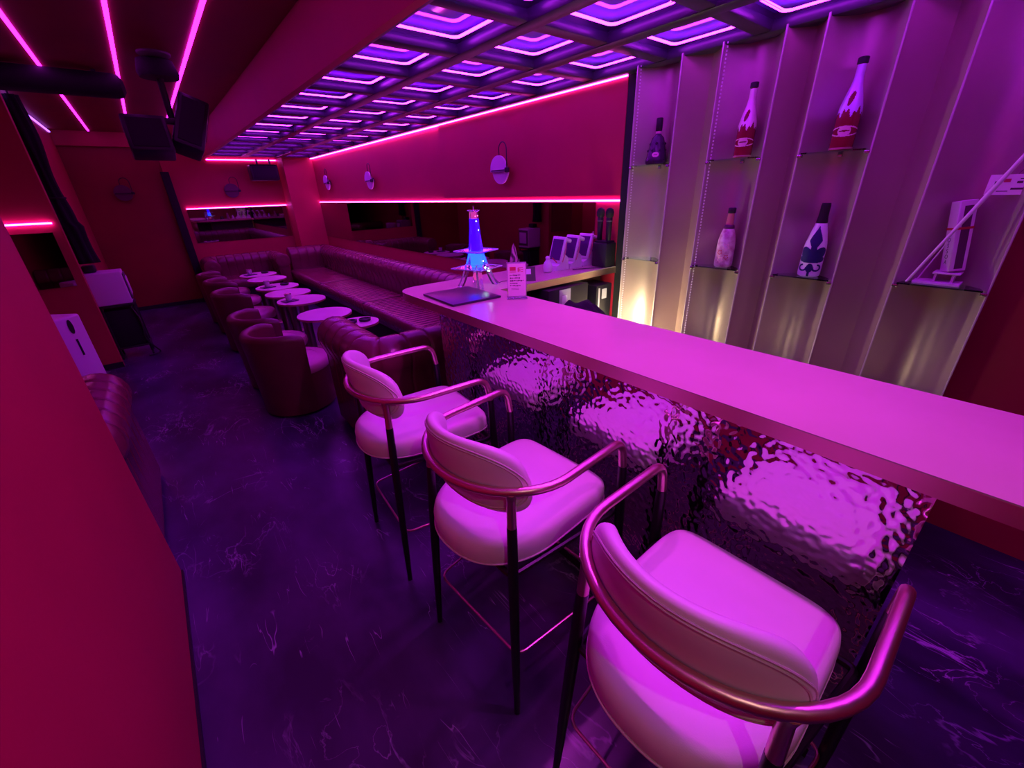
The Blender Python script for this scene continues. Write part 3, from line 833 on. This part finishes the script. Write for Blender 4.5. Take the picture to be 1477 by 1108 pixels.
for z, h in ((.105, .112), (.205, .096)):
    tr = MB().prism([(h, h), (-h, h), (-h, -h), (h, -h)], z, z + .006).build('tray', 'clear_acrylic', TW, smooth=False)
    MB().tube(sq(h, z + .006), .003, 6, closed=True).build('tray_rim', 'frosted', tr)
for z0, z1, h, mt in ((.30, .385, .0135, 'tower_blue'), (.20, .299, .018, 'tower_blue'), (.112, .199, .025, 'tower_cyan'), (.387, .424, .011, 'tower_pink')):
    MB().box(-h, h, -h, h, z0, z1, .002).build('light_core', mt, TW)
for p_, mt, r_ in (((.035, -.062, .09), 'led_dot_white', .007), ((.0, -.062, .112), 'led_dot_white', .004), ((.008, -.022, .325), 'led_dot_small', .003), ((-.008, -.021, .375), 'led_dot_small', .003), ((-.012, -.0195, .402), 'led_dot_red', .003), ((.010, -.0195, .404), 'led_dot_red', .003), ((.0, -.05, .15), 'led_dot_small', .003)):
    MB().lathe([(0, -r_), (r_ * .7, -r_ * .7), (r_, 0), (r_ * .7, r_ * .7), (0, r_)], 10, mat=Matrix.Translation(p_)).build('led_dot', mt, TW)
MB().lathe([(0, .03), (.022, .034), (.03, .055), (.022, .076), (0, .08)], 14).build('coil_lamp', 'tower_pink', TW)
MB().tube([(0, 0, .437), (.008, 0, .462), (0, 0, .487), (-.008, 0, .462)], .002, 6, closed=True).build('top_loop', 'frosted', TW)
MB().tube(fillet([(.06, -.06, .06), (.09, -.10, .003), (.15, -.07, .003), (.19, -.10, .003)], .03, 5), .002, 6).build('cable', 'black_plastic', TW)

# slate board
t = thing('menu_folder', 'flat black menu folder lying on the bar end by the tower', 'folder', (1.235, 1.985, ZB), math.radians(-3))
MB().box(-.15, .15, -.175, .175, 0, .012, .002).build('cover', 'slate_mat', t)
MB().box(-.148, .147, -.172, .172, .0005, .0095).build('pages', 'grey_plastic', t, smooth=False)

# acrylic card stand
t = thing('menu_card_stand', 'clear acrylic stand with a pink printed price card on the bar', 'card stand', (1.43, 1.73, ZB), math.radians(-38))
MB().box(-.055, .055, -.03, .03, 0, .004, .001).build('base', 'clear_acrylic', t)
MB().box(-.052, .052, .0, .003, .004, .19, .0008).build('sleeve', 'clear_acrylic', t)
cd = MB().box(-.047, .047, -.0022, -.0004, .012, .182).build('card', 'paper', t, smooth=False)
def prints(par, marks, y, name, mt):
    mb = MB()
    for x0, x1, z0, z1 in marks: mb.box(x0, x1, y - .0004, y, z0, z1)
    o = mb.build(name, mt, par, smooth=False); tag(o, kind='stuff')
prints(cd, [(-.036, -.004, .146, .166), (-.036, -.002, .138, .142), (.010, .034, .160, .163), (.006, .012, .140, .160), (.016, .020, .142, .156), (.024, .036, .150, .153), (.024, .034, .140, .143)], -.0023, 'heading_print', 'ink_red')
rnd = random.Random(3); mk = []
for k, z in enumerate((.122, .108, .094, .080, .068)):
    x = -.036
    end = (.020, .018, .036, .006, .020)[k]
    while x < end:
        w2 = rnd.uniform(.003, .009); mk.append((x, min(end, x + w2), z - rnd.uniform(.001, .004), z + rnd.uniform(.001, .004))); x += w2 + rnd.uniform(.001, .003)
for z in (.052, .046): mk.append((-.030, .010, z, z + .0015))
prints(cd, mk, -.0023, 'text_print', 'ink')

# cone ornament + tent card
t = thing('cone_ornament', 'small pink patterned cone ornament on the counter return', 'ornament', (1.93, 2.36, ZB))
MB().lathe([(.036, .0), (.036, .004), (.030, .004)], 20).build('base', 'black_plastic', t)
MB().lathe([(.045, .004), (.028, .09), (.012, .17), (.0, .20)], 24).build('cone', 'cone_pattern', t)
t = thing('tent_card', 'small black tent card with a white label near the cone ornament', 'sign', (1.80, 2.06, ZB), math.radians(-35))
mb = MB(); mb.prism([(-.035, 0), (.035, 0), (0.004, .085), (-.004, .085)], -.045, .045, Matrix.Rotation(PI / 2, 4, 'X') @ Matrix.Rotation(PI / 2, 4, 'Y')); mb.build('body', 'black_plastic', t, smooth=False)
MB().box(-.016, .016, -.0012, .0, .012, .045, 0, 1, Matrix.Translation((0, -.0245, .03)) @ Matrix.Rotation(math.radians(-20), 4, 'X')).build('label', 'white_plastic', t, smooth=False)

# pin-shaped ornament
t = thing('pin_ornament', 'small white pin-shaped ornament with a red tag beside the song remotes', 'ornament', (2.08, 2.17, ZB))
MB().lathe([(.022, 0), (.030, .006), (.034, .035), (.028, .062), (.014, .082), (.013, .088), (.017, .098), (.012, .108), (0, .112)], 24).build('body', 'white_plastic', t)
MB().box(.012, .070, -.004, .004, .050, .056, .001, 1, Matrix.Translation((0, 0, .06)) @ Matrix.Rotation(math.radians(40), 4, 'Y')).build('tag', 'red_tag', t)

# song remotes in docks
def remote(label, loc, rz):
    """screen faces local -Y"""
    t = thing('song_remote', label, 'tablet', loc, rz, 'white song remotes in charging docks')
    mb = MB(); R90 = Matrix(((0, 0, 1, 0), (1, 0, 0, 0), (0, 1, 0, 0), (0, 0, 0, 1)))
    mb.prism([(-.055, 0), (.066, 0), (.055, .085), (.030, .105), (.0, .052), (-.050, .032)], -.062, .062, R90); mb.build('dock', 'white_plastic', t, smooth=False)
    TM = Matrix.Translation((0, -.015, .045)) @ Matrix.Rotation(math.radians(-16), 4, 'X')
    bd = MB().box(-.068, .068, -.010, .012, 0, .185, .008, 3, TM).build('tablet_body', 'white_plastic', t)
    MB().box(-.054, .054, -.0115, -.0103, .022, .165, .0004, 1, TM).build('screen', 'screen_off', bd)
    MB().box(-.066, .066, .012, .058, .155, .182, .010, 3, TM).build('top_grip', 'white_plastic', bd)
    cp = [TM @ Vector(p) for p in ((.070, .004, .15), (.080, .006, .08), (.074, .002, .012), (.066, .012, .03))]
    MB().tube(fillet(cp, .03, 5), .0035, 8).build('pen_cord', 'salmon_foil', bd)
    return t
remote('white song remote in a dock next to the pin ornament', (2.205, 2.21, ZB), math.radians(-93))
remote('white song remote in a dock between two others', (2.345, 2.21, ZB), math.radians(-93))
remote('white song remote in a dock next to the microphones', (2.485, 2.21, ZB), math.radians(-93))
o = MB().tube(fillet([(2.26, 2.10, ZB + .004), (2.33, 2.06, ZB + .004), (2.40, 2.03, ZB + .004), (2.46, 1.985, ZB + .004)], .03, 5), .003, 8).build('charging_cable', 'black_plastic')
tag(o, 'thin dark charging cable trailing off the counter return', 'cable')

# microphones
t = thing('microphone_dock', 'black box-shaped microphone dock at the end of the counter return', 'dock', (2.525, 2.03, ZB))
MB().box(-.055, .055, -.055, .075, 0, .17, .008).build('body', 'black_plastic', t)
MB().box(-.045, .045, -.045, .065, .17, .182, .004).build('cradle', 'black_matte', t)
for y, lb_ in ((2.085, 'black upright microphone in the dock, nearer the song remotes'), (2.005, 'black upright microphone in the dock, nearer the shelf wall')):
    t = thing('microphone', lb_, 'microphone', (2.520, y, ZB + .1825), 0, 'microphones in the dock')
    MB().lathe([(.016, 0), (.018, .004), (.022, .15), (.020, .155)], 18).build('handle', 'black_plastic', t)
    MB().lathe([(.020, .155), (.028, .168), (.030, .190), (.024, .210), (.010, .219), (0, .220)], 18).build('head', 'black_matte', t)
    MB().lathe([(.0225, .128), (.0232, .132), (.0225, .136)], 18).build('ring', 'grey_metal', t)

# ------------------------------------------------------------------ BOTTLES
XBT = 2.555
def ncy(i): return (RID[i] + RID[i + 1]) / 2
def facing(y): return math.atan2(-y, -XBT)     # direction to the aisle
def radius_at(prof, z):
    for (r0, z0), (r1, z1) in zip(prof, prof[1:]):
        if z0 <= z <= z1 and z1 > z0: return r0 + (r1 - r0) * (z - z0) / (z1 - z0)
    return prof[-1][0]
def decal(prof, inside, zr, ur, name, mt, par, ang=PI, off=.0009, du=.0018):
    """pieces of print wrapped on a turned body; u = arc length sideways, z height"""
    mb = MB(); cache = {}
    nu = int((ur[1] - ur[0]) / du); nz = int((zr[1] - zr[0]) / du)
    def V(i, j):
        if (i, j) not in cache:
            u = ur[0] + i * du; z = zr[0] + j * du; r_ = radius_at(prof, z) + off
            a = ang - u / max(r_, .01)
            cache[(i, j)] = mb.bm.verts.new((r_ * math.cos(a), r_ * math.sin(a), z))
        return cache[(i, j)]
    for i in range(nu):
        for j in range(nz):
            if inside(ur[0] + (i + .5) * du, zr[0] + (j + .5) * du):
                mb.bm.faces.new([V(i, j), V(i + 1, j), V(i + 1, j + 1), V(i, j + 1)])
    return mb.build(name, mt, par, angle=180)
def ell(u, z, cu, cz, a, b_, rot=0):
    x, y = u - cu, z - cz
    c_, s_ = math.cos(rot), math.sin(rot); x, y = x * c_ + y * s_, -x * s_ + y * c_
    return (x / a) ** 2 + (y / b_) ** 2 < 1
ANG = PI + .22
# bell-shaped dark bottle
t = thing('cognac_bottle', 'dark bell-shaped bottle with pink oval label and tall black stopper', 'bottle', (XBT - .005, ncy(0) - .01, ZU + .0065))
pr = [(.050, 0), (.062, .004), (.064, .020), (.058, .045), (.050, .085), (.044, .115), (.034, .145), (.020, .158), (.015, .166)]
body = MB(); body.lathe(pr, 32); bo = body.build('body', 'cognac_glass', t, angle=60)
MB().lathe([(.0155, .166), (.0165, .172), (.0155, .178)], 20).build('neck_ring', 'label_pink', t)
MB().lathe([(.016, .178), (.019, .182), (.019, .244), (.017, .248)], 20).build('stopper', 'cap_black', t)
decal(pr, lambda u, z: ell(u, z, 0, .052, .021, .014), (.035, .070), (-.024, .024), 'oval_label', 'label_pink', bo, ANG + .25)
decal(pr, lambda u, z: ell(u, z, 0, .052, .012, .002), (.045, .060), (-.016, .016), 'label_print', 'ink', bo, ANG + .25, .0016)
mb = MB()
for k in range(14):
    a = 2 * PI * k / 14
    for zz, r2 in ((.016, .063), (.075, .0515), (.112, .0445)):
        if (k + int(zz * 1000)) % 2: continue
        mb.lathe([(0, -.008), (.006, -.004), (.006, .004), (0, .008)], 6, mat=Matrix.Translation((r2 * math.cos(a), r2 * math.sin(a), zz)))
tag(mb.build('leaf_relief', 'cognac_glass', bo), kind='stuff')

def champagne(label, loc, sc, bodymat, foilmat, ragged):
    t = thing('champagne_bottle', label, 'bottle', loc)
    pr = [(.036, 0), (.044, .004), (.046, .012), (.046, .150), (.043, .175), (.033, .215), (.022, .255), (.0165, .285), (.0155, .335)]
    pr = [(a * sc, z * sc) for a, z in pr]
    bo = MB().lathe(pr, 32).build('body', bodymat, t, angle=60)
    MB().lathe([(.017 * sc, .335 * sc), (.021 * sc, .337 * sc), (.021 * sc, .358 * sc), (.018 * sc, .361 * sc)], 20).build('cap', 'cap_black', t)
    def foil(u, z):
        zz = z / sc; uu = u / sc
        low = .152 + .012 * math.sin(uu * 130) + .010 * math.sin(uu * 310 + 1)
        hole = ell(uu, zz, .004, .205, .010, .030, .25)
        return zz > low and not hole
    decal(pr, foil, (.13 * sc, .334 * sc), (-.135 * sc, .135 * sc), 'neck_foil', foilmat, bo, ANG, .0009, .0026)
    decal(pr, lambda u, z: ell(u / sc, z / sc, 0, .078, .026, .021) and not ell(u / sc, z / sc, 0, .078, .022, .003), (.05 * sc, .105 * sc), (-.03, .03), 'crest_label', 'label_pink', bo, ANG, .0009)
    decal(pr, lambda u, z: abs(z / sc - (.096 - 3 * (u / sc) ** 2)) < .0025 or abs(z / sc - (.058 + 3 * (u / sc) ** 2)) < .0025, (.04 * sc, .11 * sc), (-.062 * sc, .062 * sc), 'label_band', 'label_pink', bo, ANG, .0012)
    MB().lathe([(.0465 * sc, .004), (.0468 * sc, .008), (.0465 * sc, .012)], 28).build('base_ring', 'gold', t)
    return t
champagne('red champagne bottle with pink foil neck and black cap on the middle-high shelf', (XBT, ncy(2) - .02, ZU + .0065), .93, 'red_bottle', 'foil', 1)
principled('foil_violet', (.72, .55, 1.0), .30, .3)
champagne('taller red champagne bottle with violet foil neck and black cap', (XBT, ncy(4) - .01, ZU + .0065), .97, 'red_bottle', 'foil_violet', 1)

t = thing('champagne_bottle', 'pink flower-patterned bottle with salmon neck and black cap', 'bottle', (XBT, ncy(2) - .02, ZL + .0065))
pr = [(.038, 0), (.047, .005), (.049, .02), (.048, .11), (.045, .15), (.036, .19), (.026, .215), (.020, .232)]
bo = MB().lathe(pr, 32).build('body', 'floral_bottle', t, angle=60)
for cu, cz, r_ in ((-.012, .115, .018), (.018, .085, .014), (-.020, .06, .013), (.010, .045, .016)):
    decal(pr, lambda u, z, cu=cu, cz=cz, r_=r_: .55 < math.hypot(u - cu, z - cz) / r_ * (1 + .25 * math.sin(5 * math.atan2(z - cz, u - cu))) < .85, (cz - .03, cz + .03), (cu - .03, cu + .03), 'flower_print', 'label_pink' if r_ > .014 else 'ink_red', bo, ANG, .0009)
MB().lathe([(.026, .205), (.0285, .212), (.027, .226), (.021, .232)], 24).build('neck_band', 'ink', t)
MB().lathe([(.021, .228), (.0185, .26), (.0165, .292)], 24).build('neck', 'salmon_foil', t)
MB().lathe([(.019, .292), (.0205, .295), (.0205, .318), (.018, .321)], 20).build('cap', 'cap_black', t)

t = thing('champagne_bottle', 'white bottle with navy lily emblem and black hood', 'bottle', (XBT, ncy(4) - .015, ZL + .0065))
pr = [(.038, 0), (.047, .005), (.049, .015), (.049, .135), (.046, .160), (.034, .215), (.025, .25), (.021, .268)]
bo = MB().lathe(pr, 36).build('body', 'white_bottle', t, angle=60)
MB().lathe([(.024, .250), (.0245, .262), (.0205, .285), (.0200, .318), (.0205, .332), (.018, .345)], 24).build('hood', 'cap_black', t)
def lily(u, z):
    u = u / 1.3; a = abs(u)
    if ell(u, z, 0, .185, .022 * max(.22, 1 - abs(z - .175) / .075), .058): return True          # centre petal
    if ell(a, z, .026, .118, .021, .028, -.35): return True                                       # side petals
    if ell(a, z, .030, .086, .019, .013, .2): return True
    if a < .026 and .070 < z < .135: return True
    if a < .010 and .13 < z < .165: return True
    d = math.hypot(a - .024, z - .046)
    if .010 < d < .018 and not (a < .024 and z > .050): return True                               # lower curls
    if ell(u, z, 0, .045, .012, .022): return True
    if a < .004 and .004 < z < .04: return True
    return False
decal(pr, lily, (.004, .245), (-.066, .066), 'lily_emblem', 'navy_print', bo, ANG, .0009, .0013)

# ---- white upright box, stick and card in the last niche
yc = ncy(6)
t = thing('game_stand', 'white upright lettered box on a white slatted base in the niche', 'game stand', (XBT + .005, yc + .005, ZL + .025 + .0065), math.radians(0))
MB().box(-.045, .045, -.065, .085, 0, .012, .003).build('base', 'wood_white', t)
MB().box(-.040, .040, -.055, .030, .045, .052, .001).build('ledge', 'wood_white', t)
for y in (-.035, .02): MB().box(-.03, .03, y - .004, y + .004, .012, .045).build('foot', 'wood_white', t, smooth=False)
RB = Matrix.Translation((0, -.022, .0575)) @ Matrix.Rotation(math.radians(-9), 4, 'X') @ Matrix.Rotation(math.radians(35), 4, 'Z')
bx_ = MB().box(-.028, .028, -.028, .028, 0, .275, .002, 1, RB).build('box', 'wood_white', t)
MB().box(-.0286, -.0281, -.016, .012, .01, .255, 0, 1, RB).build('side_print', 'ink', bx_, smooth=False)
MB().box(-.0292, .0292, -.0292, .0292, .165, .174, 0, 1, RB).build('red_band', 'red_tag', bx_, smooth=False)
MB().tube([(0, .075, .012), (0, .028, .16)], .003, 6).build('brace', 'wood_white', t)
def text_mesh(txt, size, M, mt, par, name):
    cu = bpy.data.curves.new(name, 'FONT'); cu.body = txt; cu.size = size; cu.align_x = 'CENTER'; cu.extrude = .0002
    ob = bpy.data.objects.new(name, cu); C.objects.link(ob)
    dg = bpy.context.evaluated_depsgraph_get(); dg.update()
    me = bpy.data.meshes.new_from_object(ob.evaluated_get(dg)); bpy.data.objects.remove(ob)
    me.transform(M); me.materials.clear(); me.materials.append(MATS[mt])
    o = bpy.data.objects.new(name, me); C.objects.link(o); o.parent = par; return o
for k, ch in enumerate('LOSSOA'):
    M = RB @ Matrix.Translation((.0, .0287, .140 - k * .022)) @ Matrix.Rotation(PI, 4, 'Z') @ Matrix.Rotation(PI / 2, 4, 'X')
    text_mesh(ch, .024, M, 'ink', bx_, 'letter')
p0 = Vector((2.494, .338, ZL + .025 + .0125)); p1 = Vector((2.494, .110, 1.80))
d = (p1 - p0)
t = thing('leaning_stick', 'long pale stick leaning across the last niche in front of the lettered box', 'stick', tuple(p0))
MB().tube([Vector((0, 0, 0)), d * .3, d * .6, d], [.005, .006, .008, .007], 10).build('shaft', 'wood_white', t)
MB().tube([d * .99, d], [.010, .010], 10).build('end_cap', 'grey_plastic', t)
t = thing('wall_card', 'pale paper card with dark and red marks pinned in the last niche', 'card', (2.548, .155, 1.615), math.radians(0))
MB().box(-.001, .001, -.060, .060, -.035, .035).build('sheet', 'paper', t, smooth=False)
mb = MB()
for y0, y1, z0, z1 in ((-.045, -.005, -.018, -.011), (-.03, -.015, .004, .012), (.028, .042, -.004, .012), (-.05, -.02, .018, .021), (.0, .03, -.024, -.021)): mb.box(-.0016, -.0011, y0, y1, z0, z1)
tag(mb.build('dark_marks', 'ink', t, smooth=False), kind='stuff')
MB().box(-.0016, -.0011, .002, .020, .008, .020).build('red_mark', 'ink_red', t, smooth=False)
MB().tube([(0, -.01, .035), (.03, -.02, .058), (.058, -.02, .060)], .0015, 6).build('hook', 'steel', t)

# ------------------------------------------------------------------ DOWNLIGHTS
def downlight(label, x, y, z, col, watts, mat, group=None, angle=110, aim=None, size=.03):
    t = thing('downlight', label, 'ceiling light', (x, y, z), 0, group)
    MB().lathe([(.030, -.012), (.036, -.010), (.036, 0), (.030, 0)], 24).build('rim', 'black_trim', t)
    MB().lathe([(.028, -.009), (.028, -.004)], 24).build('lens', mat, t)
    ld = bpy.data.lights.new('downlight_beam', 'SPOT'); ld.energy = watts; ld.color = col
    ld.spot_size = math.radians(angle); ld.spot_blend = .6; ld.shadow_soft_size = size
    lo = bpy.data.objects.new('downlight_beam', ld); C.objects.link(lo); lo.parent = t; lo.location = (0, 0, -.02)
    if aim is not None:
        dd = Vector(aim) - Vector((x, y, z - .02)); lo.rotation_euler = dd.to_track_quat('-Z', 'Y').to_euler()
for y, lb_ in ((YL[1], 'small magenta ceiling spot above the bar end away from the sofa'), (YL[2], 'small magenta ceiling spot above the middle of the bar'), (YL[3], 'small magenta ceiling spot above the bar end near the tower')):
    downlight(lb_, 1.25, y, ZS - .0105, COL_SPOT, SPOT_W, 'spot_lens', 'magenta ceiling spots above the bar', 130, aim=(.8, y + .2, .7))
downlight('warm white ceiling spot by the entrance behind the stools', .02, -.75, ZC, (1, .80, .58), 14, 'warm_lens', None, 84, aim=(.55, 1.05, .85))
